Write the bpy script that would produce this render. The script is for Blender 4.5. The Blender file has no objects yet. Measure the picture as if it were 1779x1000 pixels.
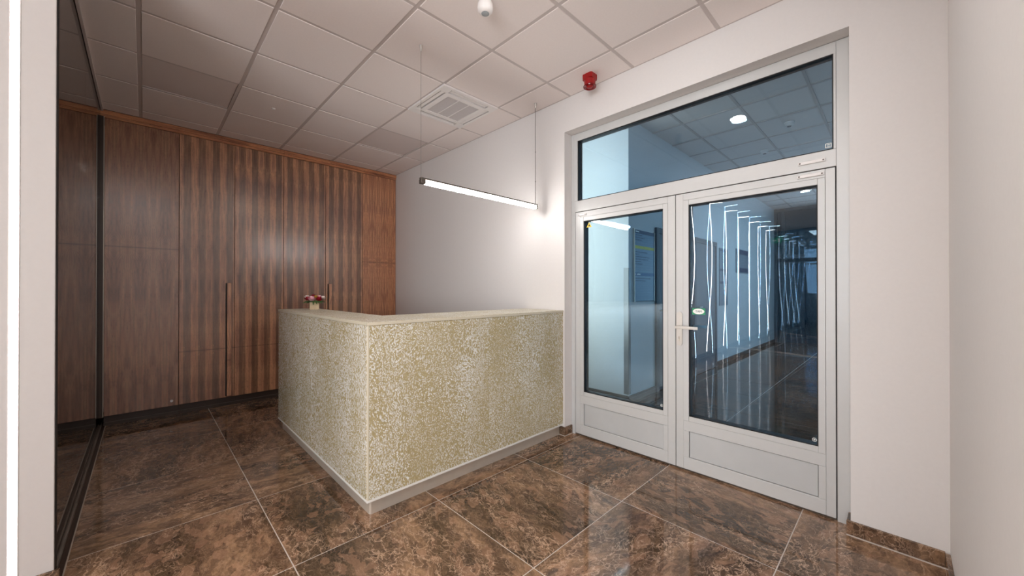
import bpy, bmesh, math, random
from mathutils import Vector, Matrix
random.seed(7)
sc = bpy.context.scene
C = sc.collection
PI = math.pi

# ------------------------------------------------------------------ camera, world, exposure
cam_d = bpy.data.cameras.new('camera'); cam = bpy.data.objects.new('camera', cam_d); C.objects.link(cam)
cam.location = (0, 0, 1.30)
cam.rotation_euler = (math.radians(90.227), 0, math.radians(45.773 - 90))
cam_d.sensor_width = 36; cam_d.lens = 657.14 / 1779 * 36; cam_d.clip_start = 0.02
sc.camera = cam
sc.view_settings.view_transform = 'Standard'; sc.view_settings.look = 'None'
sc.view_settings.gamma = 1; sc.view_settings.use_curve_mapping = False
sc.view_settings.exposure = 0.25
sc.cycles.max_bounces = 10; sc.cycles.diffuse_bounces = 5; sc.cycles.glossy_bounces = 5
sc.cycles.transparent_max_bounces = 24; sc.cycles.sample_clamp_indirect = 6
sc.cycles.caustics_reflective = False; sc.cycles.caustics_refractive = False
wd = bpy.data.worlds.new('world'); sc.world = wd; wd.use_nodes = True
wd.node_tree.nodes['Background'].inputs[0].default_value = (0.62, 0.80, 1.0, 1)
wd.node_tree.nodes['Background'].inputs[1].default_value = 4.5

def area(name, loc, sx, sy, power, col, rot=(0, 0, 0), spread=180):
    d = bpy.data.lights.new(name, 'AREA'); d.shape = 'RECTANGLE'; d.size = sx; d.size_y = sy
    d.energy = power; d.color = col; d.spread = math.radians(spread)
    o = bpy.data.objects.new(name, d); C.objects.link(o); o.location = loc; o.rotation_euler = rot
    return o
WARM = (1.0, 0.96, 0.925)
area('lobby_fill', (-3.93, -1.25, 1.55), 2.0, 2.7, 215, (1.0, .982, .972), (0, -PI / 2 - .36, 0))  # added soft fill light for the general brightness, unseen source
area('lobby_ceiling_fill', (0.05, 0.15, 2.97), 0.5, 0.5, 14, WARM)  # added unseen fill lights under the lobby ceiling, no fixtures behind them
area('lobby_ceiling_fill', (-2.2, 0.3, 2.97), 1.2, 0.6, 26, WARM)
area('lobby_ceiling_fill', (-8.5, 1.4, 2.97), 1.2, 0.6, 25, WARM)
area('corridor_fill', (2.96, 2.85, 1.9), 2.4, 1.1, 27, (1.0, .82, .66), (0, -PI / 2, 0), 140)  # added unseen fill on the back of the door wall, brightens the corridor wall
area('corridor_end_fill', (10.9, -.45, 1.6), 2.2, 1.2, 34, (0.72, 0.88, 1.0), (0, PI / 2 + .12, 0))  # added bluish fill at the corridor end, no window stands here
area('corridor_fill', (7.0, 0.0, 3.24), 1.2, 0.6, 42, (0.72, 0.88, 1.0))  # added cool fill to lift and tint the corridor
P_PEND, P_STRIP, P_DOWN = 36.0, 52.0, 160.0

# ------------------------------------------------------------------ materials
def hexc(h):
    h = h.lstrip('#'); v = [int(h[i:i + 2], 16) / 255 for i in (0, 2, 4)]
    return tuple(((x + .055) / 1.055) ** 2.4 if x > .04045 else x / 12.92 for x in v) + (1,)
class NT:
    def __init__(s, name):
        s.m = bpy.data.materials.new(name); s.m.use_nodes = True; s.t = s.m.node_tree
        s.n = s.t.nodes; s.l = s.t.links; s.b = s.n['Principled BSDF']; s.o = s.n['Material Output']
    def new(s, typ, **kw):
        n = s.n.new(typ)
        for k, v in kw.items():
            if k.startswith('i_'):
                key = k[2:]; key = int(key) if key.isdigit() else key.replace('_', ' ')
                if isinstance(v, bpy.types.NodeSocket): s.l.new(v, n.inputs[key])
                else: n.inputs[key].default_value = v
            else: setattr(n, k, v)
        return n
    def math(s, op, a, b=0.0, c=None):
        n = s.n.new('ShaderNodeMath'); n.operation = op
        for i, v in enumerate((a, b) if c is None else (a, b, c)):
            if isinstance(v, bpy.types.NodeSocket): s.l.new(v, n.inputs[i])
            else: n.inputs[i].default_value = v
        return n.outputs[0]
    def mix(s, f, a, b, mode='MIX'):
        n = s.n.new('ShaderNodeMix'); n.data_type = 'RGBA'; n.blend_type = mode
        for sock, v in ((n.inputs[0], f), (n.inputs[6], a), (n.inputs[7], b)):
            if isinstance(v, bpy.types.NodeSocket): s.l.new(v, sock)
            else: sock.default_value = v
        return n.outputs[2]
    def ramp(s, f, stops):
        n = s.n.new('ShaderNodeValToRGB'); e = n.color_ramp.elements
        while len(e) > 1: e.remove(e[0])
        e[0].position = stops[0][0]; e[0].color = stops[0][1]
        for p, c in stops[1:]:
            k = e.new(p); k.color = c
        s.l.new(f, n.inputs[0]); return n.outputs[0]
    def bump(s, h, strength, dist=0.002):
        n = s.new('ShaderNodeBump'); n.inputs['Strength'].default_value = strength; n.inputs['Distance'].default_value = dist
        s.l.new(h, n.inputs['Height']); s.l.new(n.outputs[0], s.b.inputs['Normal'])
    def set(s, **kw):
        for k, v in kw.items():
            k = k.replace('_', ' ')
            if isinstance(v, bpy.types.NodeSocket): s.l.new(v, s.b.inputs[k])
            else: s.b.inputs[k].default_value = v
        return s
G = lambda v: (v, v, v, 1)
def plain(name, col, rough=.5, metal=0.0, spec=.5, noise=0.0, nscale=40):
    t = NT(name)
    c = col if isinstance(col, tuple) else hexc(col)
    if noise:
        co = t.new('ShaderNodeTexCoord').outputs['Object']
        nz = t.new('ShaderNodeTexNoise', i_Vector=co, i_Scale=nscale, i_Detail=4.0).outputs['Fac']
        f = t.ramp(nz, [(.3, G(1 - noise)), (.7, G(1 + 0))])
        t.set(Base_Color=t.mix(1.0, c, f, 'MULTIPLY'))
        t.bump(nz, .08, .001)
    else:
        t.set(Base_Color=c)
    t.set(Roughness=rough, Metallic=metal, Specular_IOR_Level=spec)
    return t.m
def emit(name, col, strength):
    t = NT(name); e = t.new('ShaderNodeEmission'); e.inputs[0].default_value = col; e.inputs[1].default_value = strength
    t.l.new(e.outputs[0], t.o.inputs[0]); return t.m

def glass(name, tint, boost=1.0):
    t = NT(name)
    g = t.new('ShaderNodeNewGeometry')
    vm = t.new('ShaderNodeVectorMath', operation='DOT_PRODUCT'); t.l.new(g.outputs['Normal'], vm.inputs[0]); t.l.new(g.outputs['Incoming'], vm.inputs[1])
    c = t.math('ABSOLUTE', vm.outputs['Value'])
    f = t.math('MULTIPLY_ADD', t.math('POWER', t.math('SUBTRACT', 1.0, c), 5.0), .96, .04 * boost)
    tr = t.new('ShaderNodeBsdfTransparent'); tr.inputs[0].default_value = tint + (1,)
    gl = t.new('ShaderNodeBsdfGlossy'); gl.inputs['Roughness'].default_value = 0.0
    mx = t.new('ShaderNodeMixShader'); t.l.new(f, mx.inputs[0]); t.l.new(tr.outputs[0], mx.inputs[1]); t.l.new(gl.outputs[0], mx.inputs[2])
    t.l.new(mx.outputs[0], t.o.inputs[0]); return t.m

def marble(name, dark=1.0):
    """dark brown breccia marble; each tile cut from its own place and turned at random"""
    t = NT(name)
    co = t.new('ShaderNodeTexCoord').outputs['Object']
    rnd = t.new('ShaderNodeObjectInfo').outputs['Random']
    off = t.new('ShaderNodeCombineXYZ', i_X=t.math('MULTIPLY', rnd, 37.0), i_Y=t.math('MULTIPLY', rnd, 91.0), i_Z=t.math('MULTIPLY', rnd, 13.0)).outputs[0]
    turn = t.math('MULTIPLY', t.math('FLOOR', t.math('MULTIPLY', t.math('FRACT', t.math('MULTIPLY', rnd, 7.31)), 2.0)), PI / 2)
    vr = t.new('ShaderNodeVectorRotate', rotation_type='Z_AXIS', i_Vector=co, i_Angle=t.math('ADD', turn, .16)).outputs[0]
    v = t.new('ShaderNodeVectorMath', operation='ADD'); t.l.new(vr, v.inputs[0]); t.l.new(off, v.inputs[1]); v = v.outputs[0]
    def warp(vec, scale, amt, det=3.0):
        n = t.new('ShaderNodeTexNoise', i_Vector=vec, i_Scale=scale, i_Detail=det)
        w = t.new('ShaderNodeVectorMath', operation='MULTIPLY_ADD'); t.l.new(n.outputs['Color'], w.inputs[0]); w.inputs[1].default_value = (amt,) * 3; t.l.new(vec, w.inputs[2])
        return w.outputs[0]
    mp = t.new('ShaderNodeMapping'); t.l.new(warp(v, 3.0, .16), mp.inputs['Vector']); mp.inputs['Scale'].default_value = (.42, 1.45, 1)
    m2 = t.new('ShaderNodeMapping'); t.l.new(warp(v, 9.0, .09), m2.inputs['Vector']); m2.inputs['Scale'].default_value = (.62, 1.2, 1)
    big = t.new('ShaderNodeTexNoise', i_Vector=mp.outputs[0], i_Scale=2.1, i_Detail=9.0, i_Roughness=.62).outputs['Fac']
    base = t.ramp(big, [(.30, hexc('#30261d')), (.42, hexc('#483929')), (.50, hexc('#624d3b')), (.57, hexc('#886d54')), (.64, hexc('#584534')), (.76, hexc('#94795f'))])
    fine = t.new('ShaderNodeTexNoise', i_Vector=m2.outputs[0], i_Scale=46.0, i_Detail=8.0, i_Roughness=.78).outputs['Fac']
    c = t.mix(.85, base, t.ramp(fine, [(.34, G(.50)), (.47, G(.88)), (.55, G(1.08)), (.68, G(1.40))]), 'MULTIPLY')
    # pebbles of the breccia
    vo = t.new('ShaderNodeTexVoronoi', feature='F1', i_Vector=warp(m2.outputs[0], 14.0, .07), i_Scale=21.0)
    ch = t.new('ShaderNodeSeparateColor'); t.l.new(vo.outputs['Color'], ch.inputs[0])
    c = t.mix(t.math('MULTIPLY', t.math('GREATER_THAN', ch.outputs[0], .74), .38), c, hexc('#2d201a'))
    c = t.mix(t.math('MULTIPLY', t.math('GREATER_THAN', ch.outputs[1], .82), .32), c, hexc('#9b7860'))
    # pale threads: ridges of warped noise
    def ridge(vec, scale, width, det):
        n = t.new('ShaderNodeTexNoise', i_Vector=vec, i_Scale=scale, i_Detail=det, i_Roughness=.55).outputs['Fac']
        return t.ramp(t.math('ABSOLUTE', t.math('SUBTRACT', n, .5)), [(0, G(1)), (width * .4, G(.55)), (width, G(0))])
    gate = t.ramp(t.new('ShaderNodeTexNoise', i_Vector=mp.outputs[0], i_Scale=3.6, i_Detail=4.0).outputs['Fac'], [(.40, G(.10)), (.62, G(1))])
    c = t.mix(t.math('MULTIPLY', ridge(m2.outputs[0], 7.5, .012, 5.0), t.math('MULTIPLY', gate, .80)), c, hexc('#c4a68c'))
    c = t.mix(t.math('MULTIPLY', ridge(m2.outputs[0], 19.0, .022, 4.0), t.math('MULTIPLY_ADD', gate, .66, .10)), c, hexc('#bda18a'))
    c = t.mix(t.math('MULTIPLY', ridge(m2.outputs[0], 38.0, .05, 3.0), t.math('MULTIPLY_ADD', gate, .30, .08)), c, hexc('#a3866f'))
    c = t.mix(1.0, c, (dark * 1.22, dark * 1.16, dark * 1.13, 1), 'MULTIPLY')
    t.set(Base_Color=c, Roughness=t.ramp(fine, [(.3, G(.035)), (.7, G(.08))]), Specular_IOR_Level=.5)
    return t.m

def veneer(name, stripes, zm, tone=1.0, horiz=False, tint=(1, 1, 1)):
    """book-matched walnut veneer; x across the leaf, z up (object space, origin at the foot of the leaf)"""
    t = NT(name)
    co = t.new('ShaderNodeTexCoord').outputs['Object']
    sp = t.new('ShaderNodeSeparateXYZ'); t.l.new(co, sp.inputs[0])
    rnd = t.new('ShaderNodeObjectInfo').outputs['Random']
    X, Z = sp.outputs[0], sp.outputs[2]
    if horiz: X, Z = sp.outputs[2], sp.outputs[0]
    w = .0605 if stripes else .0905
    zz = t.math('ABSOLUTE', t.math('SUBTRACT', Z, zm))
    xs = t.math('ADD', X, 5 * w + .02)
    if horiz: pp = X
    else: pp = t.math('PINGPONG', xs, w)
    seed = t.math('MULTIPLY', rnd, 31.0)
    # long grain
    v1 = t.new('ShaderNodeCombineXYZ', i_X=t.math('MULTIPLY', pp, 1.0), i_Y=seed, i_Z=t.math('MULTIPLY', zz, .045)).outputs[0]
    g1 = t.new('ShaderNodeTexNoise', i_Vector=v1, i_Scale=95.0, i_Detail=5.0, i_Roughness=.6).outputs['Fac']
    v2 = t.new('ShaderNodeCombineXYZ', i_X=pp, i_Y=seed, i_Z=t.math('MULTIPLY', zz, .16)).outputs[0]
    g2 = t.new('ShaderNodeTexNoise', i_Vector=v2, i_Scale=14.0, i_Detail=3.0, i_Distortion=.7 if not stripes else .15).outputs['Fac']
    v3 = t.new('ShaderNodeCombineXYZ', i_X=pp, i_Y=seed, i_Z=t.math('MULTIPLY', zz, .10)).outputs[0]
    pores = t.new('ShaderNodeTexNoise', i_Vector=v3, i_Scale=330.0, i_Detail=2.0).outputs['Fac']
    base = t.ramp(g2, [(.30, hexc('#6d4734')), (.45, hexc('#8b6048')), (.58, hexc('#a07557')), (.72, hexc('#7f5744'))])
    # cathedral figure: pointed arches closing on the cross joint
    if stripes or horiz:
        ring = t.math('SINE', t.math('MULTIPLY', t.math('ADD', g2, t.math('MULTIPLY', zz, .22)), 40.0))
        amt = .05
    else:
        op = t.math('SUBTRACT', 1.0, t.math('POWER', 2.718, t.math('MULTIPLY', zz, -5.5)))
        arch = t.math('DIVIDE', t.math('DIVIDE', pp, w), t.math('MAXIMUM', op, .04))
        ring = t.math('SINE', t.math('ADD', t.math('MULTIPLY', t.math('MINIMUM', arch, 2.6), 15.0), t.math('MULTIPLY', g2, 12.0)))
        amt = .14
    c = t.mix(t.math('MULTIPLY', t.math('ADD', ring, 1.0), amt), base, hexc('#3a2217'))
    c = t.mix(.8, c, t.ramp(g1, [(.32, G(.62)), (.5, G(1.0)), (.7, G(1.28))]), 'MULTIPLY')
    c = t.mix(t.math('MULTIPLY', t.math('GREATER_THAN', pores, .615), .38), c, hexc('#2c170f'))
    if stripes:
        k = t.math('FLOOR', t.math('DIVIDE', xs, w))
        par = t.math('MODULO', t.math('ADD', k, 40.0), 2.0)
        wn = t.new('ShaderNodeTexWhiteNoise', noise_dimensions='2D'); t.l.new(t.new('ShaderNodeCombineXYZ', i_X=k, i_Y=seed).outputs[0], wn.inputs['Vector'])
        val = t.math('ADD', t.math('MULTIPLY_ADD', par, .62, .50), t.math('MULTIPLY', wn.outputs['Value'], .14))
        c = t.mix(1.0, c, t.new('ShaderNodeCombineColor', i_0=val, i_1=val, i_2=val).outputs[0], 'MULTIPLY')
    if not horiz:
        # thin cross joint of the two veneer halves
        jn = t.math('LESS_THAN', zz, .006)
        c = t.mix(t.math('MULTIPLY', jn, .45), c, hexc('#2c170f'))
        kn = t.new('ShaderNodeTexNoise', i_Vector=t.new('ShaderNodeCombineXYZ', i_X=pp, i_Y=seed, i_Z=zz).outputs[0], i_Scale=22.0, i_Detail=4.0).outputs['Fac']
        near = t.ramp(zz, [(0.0, G(1)), (.11, G(0))])
        c = t.mix(t.math('MULTIPLY', t.math('MULTIPLY', near, t.math('GREATER_THAN', kn, .58)), .35), c, hexc('#c08b62'))
    c = t.mix(1.0, c, tuple(tone * 1.38 * q for q in tint) + (1,), 'MULTIPLY')
    t.set(Base_Color=c, Roughness=.34, Specular_IOR_Level=.5, Coat_Weight=1.0, Coat_Roughness=.24, Coat_IOR=1.62)
    t.bump(g1, .05, .0008)
    return t.m

def flake(name, amount=.5, coat=.3):
    """golden resin sheet with pearl-white brush flakes"""
    t = NT(name)
    co = t.new('ShaderNodeTexCoord').outputs['Object']
    rnd = t.new('ShaderNodeObjectInfo').outputs['Random']
    off = t.new('ShaderNodeCombineXYZ', i_X=t.math('MULTIPLY', rnd, 17.0), i_Y=t.math('MULTIPLY', rnd, 29.0), i_Z=t.math('MULTIPLY', rnd, 11.0)).outputs[0]
    va = t.new('ShaderNodeVectorMath', operation='ADD'); t.l.new(co, va.inputs[0]); t.l.new(off, va.inputs[1]); v = va.outputs[0]
    w1 = t.new('ShaderNodeTexNoise', i_Vector=v, i_Scale=2.3, i_Detail=2.0)
    w2 = t.new('ShaderNodeTexNoise', i_Vector=v, i_Scale=16.0, i_Detail=2.0)
    a = t.new('ShaderNodeVectorMath', operation='MULTIPLY_ADD'); t.l.new(w1.outputs['Color'], a.inputs[0]); a.inputs[1].default_value = (.30, .30, .30); t.l.new(v, a.inputs[2])
    b = t.new('ShaderNodeVectorMath', operation='MULTIPLY_ADD'); t.l.new(w2.outputs['Color'], b.inputs[0]); b.inputs[1].default_value = (.035, .035, .035); t.l.new(a.outputs[0], b.inputs[2])
    mp = t.new('ShaderNodeMapping'); t.l.new(b.outputs[0], mp.inputs['Vector']); mp.inputs['Scale'].default_value = (1.0, 1.0, .48)
    vo = t.new('ShaderNodeTexVoronoi', feature='F1', i_Vector=mp.outputs[0], i_Scale=172.0)
    csep = t.new('ShaderNodeSeparateColor'); t.l.new(vo.outputs['Color'], csep.inputs[0])
    dm = t.new('ShaderNodeMapping'); t.l.new(v, dm.inputs['Vector']); dm.inputs['Scale'].default_value = (1.6, 1.6, .55)
    dens = t.new('ShaderNodeTexNoise', i_Vector=dm.outputs[0], i_Scale=2.6, i_Detail=5.0).outputs['Fac']
    thr = t.math('MULTIPLY_ADD', t.math('SUBTRACT', dens, .5), .60, .27 + .16 * amount)
    d = t.math('SUBTRACT', t.math('MULTIPLY_ADD', csep.outputs[0], .22, thr), vo.outputs['Distance'])
    msk = t.ramp(t.math('MULTIPLY_ADD', d, 6.0, .5), [(.22, G(0)), (.75, G(1))])
    keep = t.math('GREATER_THAN', csep.outputs[1], .22)
    msk = t.math('MULTIPLY', msk, keep)
    fn = t.new('ShaderNodeTexNoise', i_Vector=v, i_Scale=120.0, i_Detail=3.0).outputs['Fac']
    gold = t.ramp(fn, [(.3, hexc('#a1936c')), (.7, hexc('#bfb088'))])
    pearl = t.ramp(csep.outputs[2], [(0, hexc('#cbc8bb')), (.5, hexc('#e4e3db')), (1, hexc('#f0f0ec'))])
    t.set(Base_Color=t.mix(msk, gold, pearl), Roughness=.34 if coat == 0 else .24, Specular_IOR_Level=.5, Coat_Weight=coat, Coat_Roughness=.1)
    t.bump(msk, .6, .0015)
    return t.m

M = {}
M['wall'] = plain('white_wall_paint', '#dedad8', .85, noise=.02, nscale=60)
M['pillar'] = plain('dimmed_wall_paint', '#b9b4b1', .85, noise=.02, nscale=60)  # white wall paint greyed in colour to offset strong light on this wall
M['wall_cool'] = plain('corridor_wall_paint', '#dcdfe0', .8)
M['tile_white'] = plain('ceiling_tile_face', '#eee5e2', .95, noise=.03, nscale=90)
M['tile_off'] = plain('matte_panel_face', '#ddd2cf', .8)
M['rail'] = plain('ceiling_rail_paint', '#c9bfbc', .6)
M['plenum'] = plain('plenum_grey', '#6a6664', .9)
M['slab'] = plain('ceiling_slab_paint', '#cbc3c0', .95)
M['marble'] = marble('brown_marble')
M['marble_c'] = marble('shaded_corridor_marble', .30)  # floor marble darkened, the corridor's dimness is put into its colour
M['marble_d'] = marble('brown_marble_skirting', .8)
M['grout'] = plain('light_grout', '#c9beb4', .8, noise=.15)
M['alu'] = plain('silver_painted_aluminium', '#cacac9', .36, .12, noise=.02, nscale=25)
M['alu_panel'] = plain('silver_panel_sheet', '#c3c4c4', .42, .12, noise=.05, nscale=9)
M['alu_dark'] = plain('dark_anodised_metal', '#5c534c', .42, .4)
M['steel'] = plain('brushed_steel', '#d3cabd', .34, .5, noise=.06, nscale=15)
M['channel'] = plain('mottled_metal_channel', '#8d837a', .4, .3, noise=.25, nscale=12)  # metal colour mottled at random
M['satin'] = plain('satin_nickel', '#cfcac4', .35, .6)
M['rubber'] = plain('black_rubber', '#08080a', .6)
M['glass'] = glass('door_glass', (.805, .898, .955), 1.45)
M['glass_clear'] = glass('clear_window_glass', (.94, .96, .97), 1.0)
M['glass_dark'] = glass('smoked_glass', (.90, .885, .875), 1.0)
M['glass_far'] = glass('entrance_glass', (.58, .70, .78), 1.0)
M['vplain'] = veneer('walnut_flame_veneer', False, 1.61)
M['vstripe'] = veneer('walnut_striped_veneer', True, .545)
M['vplain2'] = veneer('walnut_flame_veneer_low', False, 1.585, 1.12, tint=(1.10, .98, .88))
M['vtrim'] = veneer('walnut_cornice_veneer', False, 9, 1.15, True, (1.12, .97, .82))
M['vhandle'] = veneer('walnut_handle_veneer', False, .4, 1.45)
M['plinth_dark'] = plain('dark_plinth_laminate', '#3a2c25', .4)
M['flake'] = flake('pearl_flake_sheet', .62)
M['flake_side'] = flake('pearl_flake_sheet_dense', .95)
M['flake_top'] = flake('pearl_flake_top', 1.3, 0.0)
M['resin'] = plain('beige_resin_edge', '#cfc7b2', .3)
M['white_lac'] = plain('white_lacquer', '#e6e4de', .3)
M['white_pl'] = plain('white_plastic', '#eae6e4', .4)
M['grey_pl'] = plain('grey_grille_plastic', '#cbc6c6', .6)
M['lens'] = plain('grey_lens', '#9aa0a3', .2)
M['red_pl'] = plain('red_plastic', '#960b0d', .3)
M['red_lens'] = plain('dark_red_lens', '#7c0509', .12)
M['wood'] = plain('pale_wood', '#cbb592', .55, noise=.15, nscale=30)
M['rose_red'] = plain('red_petal', '#9c1128', .6)
M['rose_pink'] = plain('pink_petal', '#eeb7c4', .6)
M['rose_white'] = plain('cream_petal', '#f1e3dd', .6)
M['rose_yel'] = plain('yellow_petal', '#c9a23c', .6)
M['leaf'] = plain('green_leaf', '#3f5d2c', .5, noise=.3, nscale=60)
M['pend'] = emit('pendant_diffuser', (1, .965, .93, 1), P_PEND)
M['strip'] = emit('strip_diffuser', (1, .972, .94, 1), P_STRIP)
M['down'] = emit('downlight_diffuser', (1, .98, .95, 1), P_DOWN)
M['exit'] = emit('exit_sign_face', hexc('#1fae74'), .9)
M['exit_w'] = emit('exit_sign_symbol', (1, 1, 1, 1), 1.2)
M['green'] = plain('green_sticker', '#2f9468', .4)
M['white_ink'] = plain('white_sticker', '#f2f3ef', .4)
M['dark_ink'] = plain('dark_lettering', '#3c4650', .5)
M['yellow'] = plain('yellow_sticker', '#e3c21f', .4)
M['black_ink'] = plain('black_print', '#141414', .5)
M['brd_blue'] = plain('blue_board', '#7796ad', .35)
M['brd_navy'] = plain('navy_band', '#123c63', .35)
M['brd_mid'] = plain('mid_blue_band', '#1c5f92', .35)
M['brd_yel'] = plain('yellow_band', '#c9c53a', .4)
M['brd_grey'] = plain('grey_notice', '#7f8f9b', .5)
M['guard'] = plain('corner_guard_metal', '#8b8f92', .35, .6)
M['door_grey'] = plain('corridor_door_grey', '#6d747a', .5)
M['door_frm'] = plain('corridor_door_frame', '#4e565d', .5)
M['cable'] = plain('steel_cable', '#6f6a66', .4, .6)
M['skirt_c'] = plain('dark_corridor_skirting', '#3a3634', .4)
M['sky'] = emit('overcast_daylight', (.66, .83, 1, 1), 1.1)

# ------------------------------------------------------------------ builders
WP = {}                         # world position of every object's origin
class B:
    def __init__(s): s.bm = bmesh.new()
    def box(s, x0, x1, y0, y1, z0, z1, bev=0.0, seg=1):
        r = bmesh.ops.create_cube(s.bm, size=1.0)
        for v in r['verts']:
            v.co = Vector(((x0 + x1) / 2 + v.co.x * (x1 - x0), (y0 + y1) / 2 + v.co.y * (y1 - y0), (z0 + z1) / 2 + v.co.z * (z1 - z0)))
        if bev:
            es = list({e for v in r['verts'] for e in v.link_edges})
            bmesh.ops.bevel(s.bm, geom=es, offset=bev, segments=seg, affect='EDGES', profile=.7)
        return s
    def lathe(s, c, prof, n=24, axis='z'):
        """prof: list of (radius, height) along the axis"""
        rings = []
        for r, h in prof:
            ring = []
            for k in range(n):
                a = 2 * PI * k / n
                p = (r * math.cos(a), r * math.sin(a), h)
                if axis == 'x': p = (h, p[0], p[1])
                if axis == 'y': p = (p[0], h, p[1])
                ring.append(s.bm.verts.new((c[0] + p[0], c[1] + p[1], c[2] + p[2])))
            rings.append(ring)
        for a, b in zip(rings, rings[1:]):
            for k in range(n):
                s.bm.faces.new((a[k], a[(k + 1) % n], b[(k + 1) % n], b[k]))
        s.bm.faces.new(rings[0][::-1]); s.bm.faces.new(rings[-1])
        return s
    def poly(s, pts, d):
        """flat polygon extruded by vector d"""
        a = [s.bm.verts.new(p) for p in pts]; b = [s.bm.verts.new(Vector(p) + Vector(d)) for p in pts]
        s.bm.faces.new(a[::-1]); s.bm.faces.new(b); n = len(pts)
        for k in range(n): s.bm.faces.new((a[k], a[(k + 1) % n], b[(k + 1) % n], b[k]))
        return s
    def tube(s, pts, r, n=8):
        prev = None; pts = [Vector(p) for p in pts]
        for i, p in enumerate(pts):
            d = (pts[min(i + 1, len(pts) - 1)] - pts[max(i - 1, 0)]).normalized()
            u = d.orthogonal().normalized() if abs(d.z) < .95 else Vector((1, 0, 0)); w = d.cross(u).normalized(); u = w.cross(d)
            ring = [s.bm.verts.new(p + u * r * math.cos(2 * PI * k / n) + w * r * math.sin(2 * PI * k / n)) for k in range(n)]
            if prev:
                for k in range(n): s.bm.faces.new((prev[k], prev[(k + 1) % n], ring[(k + 1) % n], ring[k]))
            else: s.bm.faces.new(ring[::-1])
            prev = ring
        s.bm.faces.new(prev); return s
def tag(o, label=None, cat=None, group=None, kind=None):
    if label: o['label'] = label
    if cat: o['category'] = cat
    if group: o['group'] = group
    if kind: o['kind'] = kind
    return o
def link(o, wpos, parent=None):
    C.objects.link(o); wpos = Vector(wpos)
    if parent: o.parent = parent; o.location = wpos - WP[parent.name]
    else: o.location = wpos
    WP[o.name] = wpos
    return o
def obj(name, b, mat, parent=None, smooth=False, origin=None, **kw):
    bm = b.bm; bmesh.ops.recalc_face_normals(bm, faces=bm.faces)
    xs = [v.co.x for v in bm.verts]; ys = [v.co.y for v in bm.verts]; zs = [v.co.z for v in bm.verts]
    o = Vector(origin) if origin else Vector(((min(xs) + max(xs)) / 2, (min(ys) + max(ys)) / 2, min(zs)))
    bmesh.ops.translate(bm, vec=-o, verts=bm.verts)
    me = bpy.data.meshes.new(name); bm.to_mesh(me); bm.free(); me.materials.append(M[mat])
    if smooth:
        for p in me.polygons: p.use_smooth = True
        try: me.set_sharp_from_angle(angle=math.radians(40))
        except Exception: pass
    ob = bpy.data.objects.new(name, me); link(ob, o, parent); tag(ob, **kw); return ob
def empty(name, loc, **kw):
    o = bpy.data.objects.new(name, None); o.empty_display_size = .05; link(o, loc); tag(o, **kw); return o
def box(name, mat, x0, x1, y0, y1, z0, z1, parent=None, bev=0.0, seg=1, **kw):
    return obj(name, B().box(x0, x1, y0, y1, z0, z1, bev, seg), mat, parent, **kw)
def inst(src, wpos, parent=None, **kw):
    o = src.copy(); link(o, wpos, parent)
    for k in ('label', 'category', 'group', 'kind'):
        if k in o.keys() and k not in kw and k != 'group' and k != 'kind': del o[k]
    tag(o, **kw); return o
def copy_thing(src, wpos, **kw):
    r = inst(src, wpos, cat=src.get('category'), **kw)
    for ch in [c for c in src.children]:
        c = inst(ch, WP[r.name] + (WP[ch.name] - WP[src.name]), r)
        for g in [q for q in ch.children]:
            inst(g, WP[c.name] + (WP[g.name] - WP[ch.name]), c)
    return r
S = dict(kind='structure')

# ------------------------------------------------------------------ setting: floor
XW, YB, H = 2.69, 5.24, 3.0
fl = obj('floor', B().box(-3.7, 2.93, -2.8, 6.0, -.10, -.0012), 'grout', origin=(0, 0, -.1),
         label='polished brown marble tile floor with thin pale grout lines', **S)
tb = B().box(-.3975, .3975, -.394, .394, -.014, 0, .0006)
proto = None; k = 0
for i in range(-5, 4):
    for j in range(-5, 8):
        cx, cy = .909 + .8 * (i - 1) + .8 * 0, .8035 + .793 * (j - 1)
        if not (-3.75 < cx - .4 and cy < 6.2 and cy > -2.6): continue
        if cx - .4 > 2.6 and cy > .3 and False: continue
        p = (cx, cy, -.014)
        if cx > 2.95 : continue
        if proto is None: proto = obj('floor_tile', tb, 'marble', fl, origin=(0, 0, -.014)); proto.location = Vector(p) - WP['floor']; WP[proto.name] = Vector(p)
        else: inst(proto, p, fl)
ft_proto = proto
lob = obj('floor_lobby', B().box(-13.2, -3.7, -2.8, 2.6, -.1, 0), 'marble', label='far stretch of dark marble floor down the lobby', **S)

# ------------------------------------------------------------------ setting: ceiling
ce = obj('ceiling', B().box(-3.7, 2.93, -2.8, 6.0, 3.04, 3.14), 'plenum', origin=(0, 0, 3.04), label='white suspended ceiling of square tiles in a grey rail grid', **S)
GX = [1.1716 + .6 * i for i in range(-8, 3)]; GY = [3.2235 + .6 * j for j in range(-10, 4)]
XE = [-3.7] + GX + [XW]; YE = [-2.8] + GY + [YB]
full = None
for a, b_ in zip(XE, XE[1:]):
    for c, d in zip(YE, YE[1:]):
        if (abs(a - 1.7716) < .01 and abs(c - 2.6235) < .01): continue            # the air conditioner sits here
        off = abs(c - 3.8235) < .01 and (abs(a - 1.7716) < .01 or abs(a + .0284) < .01)
        std = abs(b_ - a - .6) < 1e-3 and abs(d - c - .6) < 1e-3
        if off:
            box('ceiling_tile', 'tile_off', a + .013, b_ - .013, c + .013, d - .013, 3.006, 3.024, ce, .002, label='smooth greyer ceiling panel set deeper in its frame'); continue
        if std and full: inst(full, ((a + b_) / 2, (c + d) / 2, 2.9975), ce); continue
        o = box('ceiling_tile', 'tile_white', a + .0125, b_ - .0125, c + .0125, d - .0125, 2.9975, 3.018, ce, .002)
        if std: full = o
for x in GX: box('main_rail', 'rail', x - .012, x + .012, -2.8, YB, 3.001, 3.022, ce)
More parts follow.
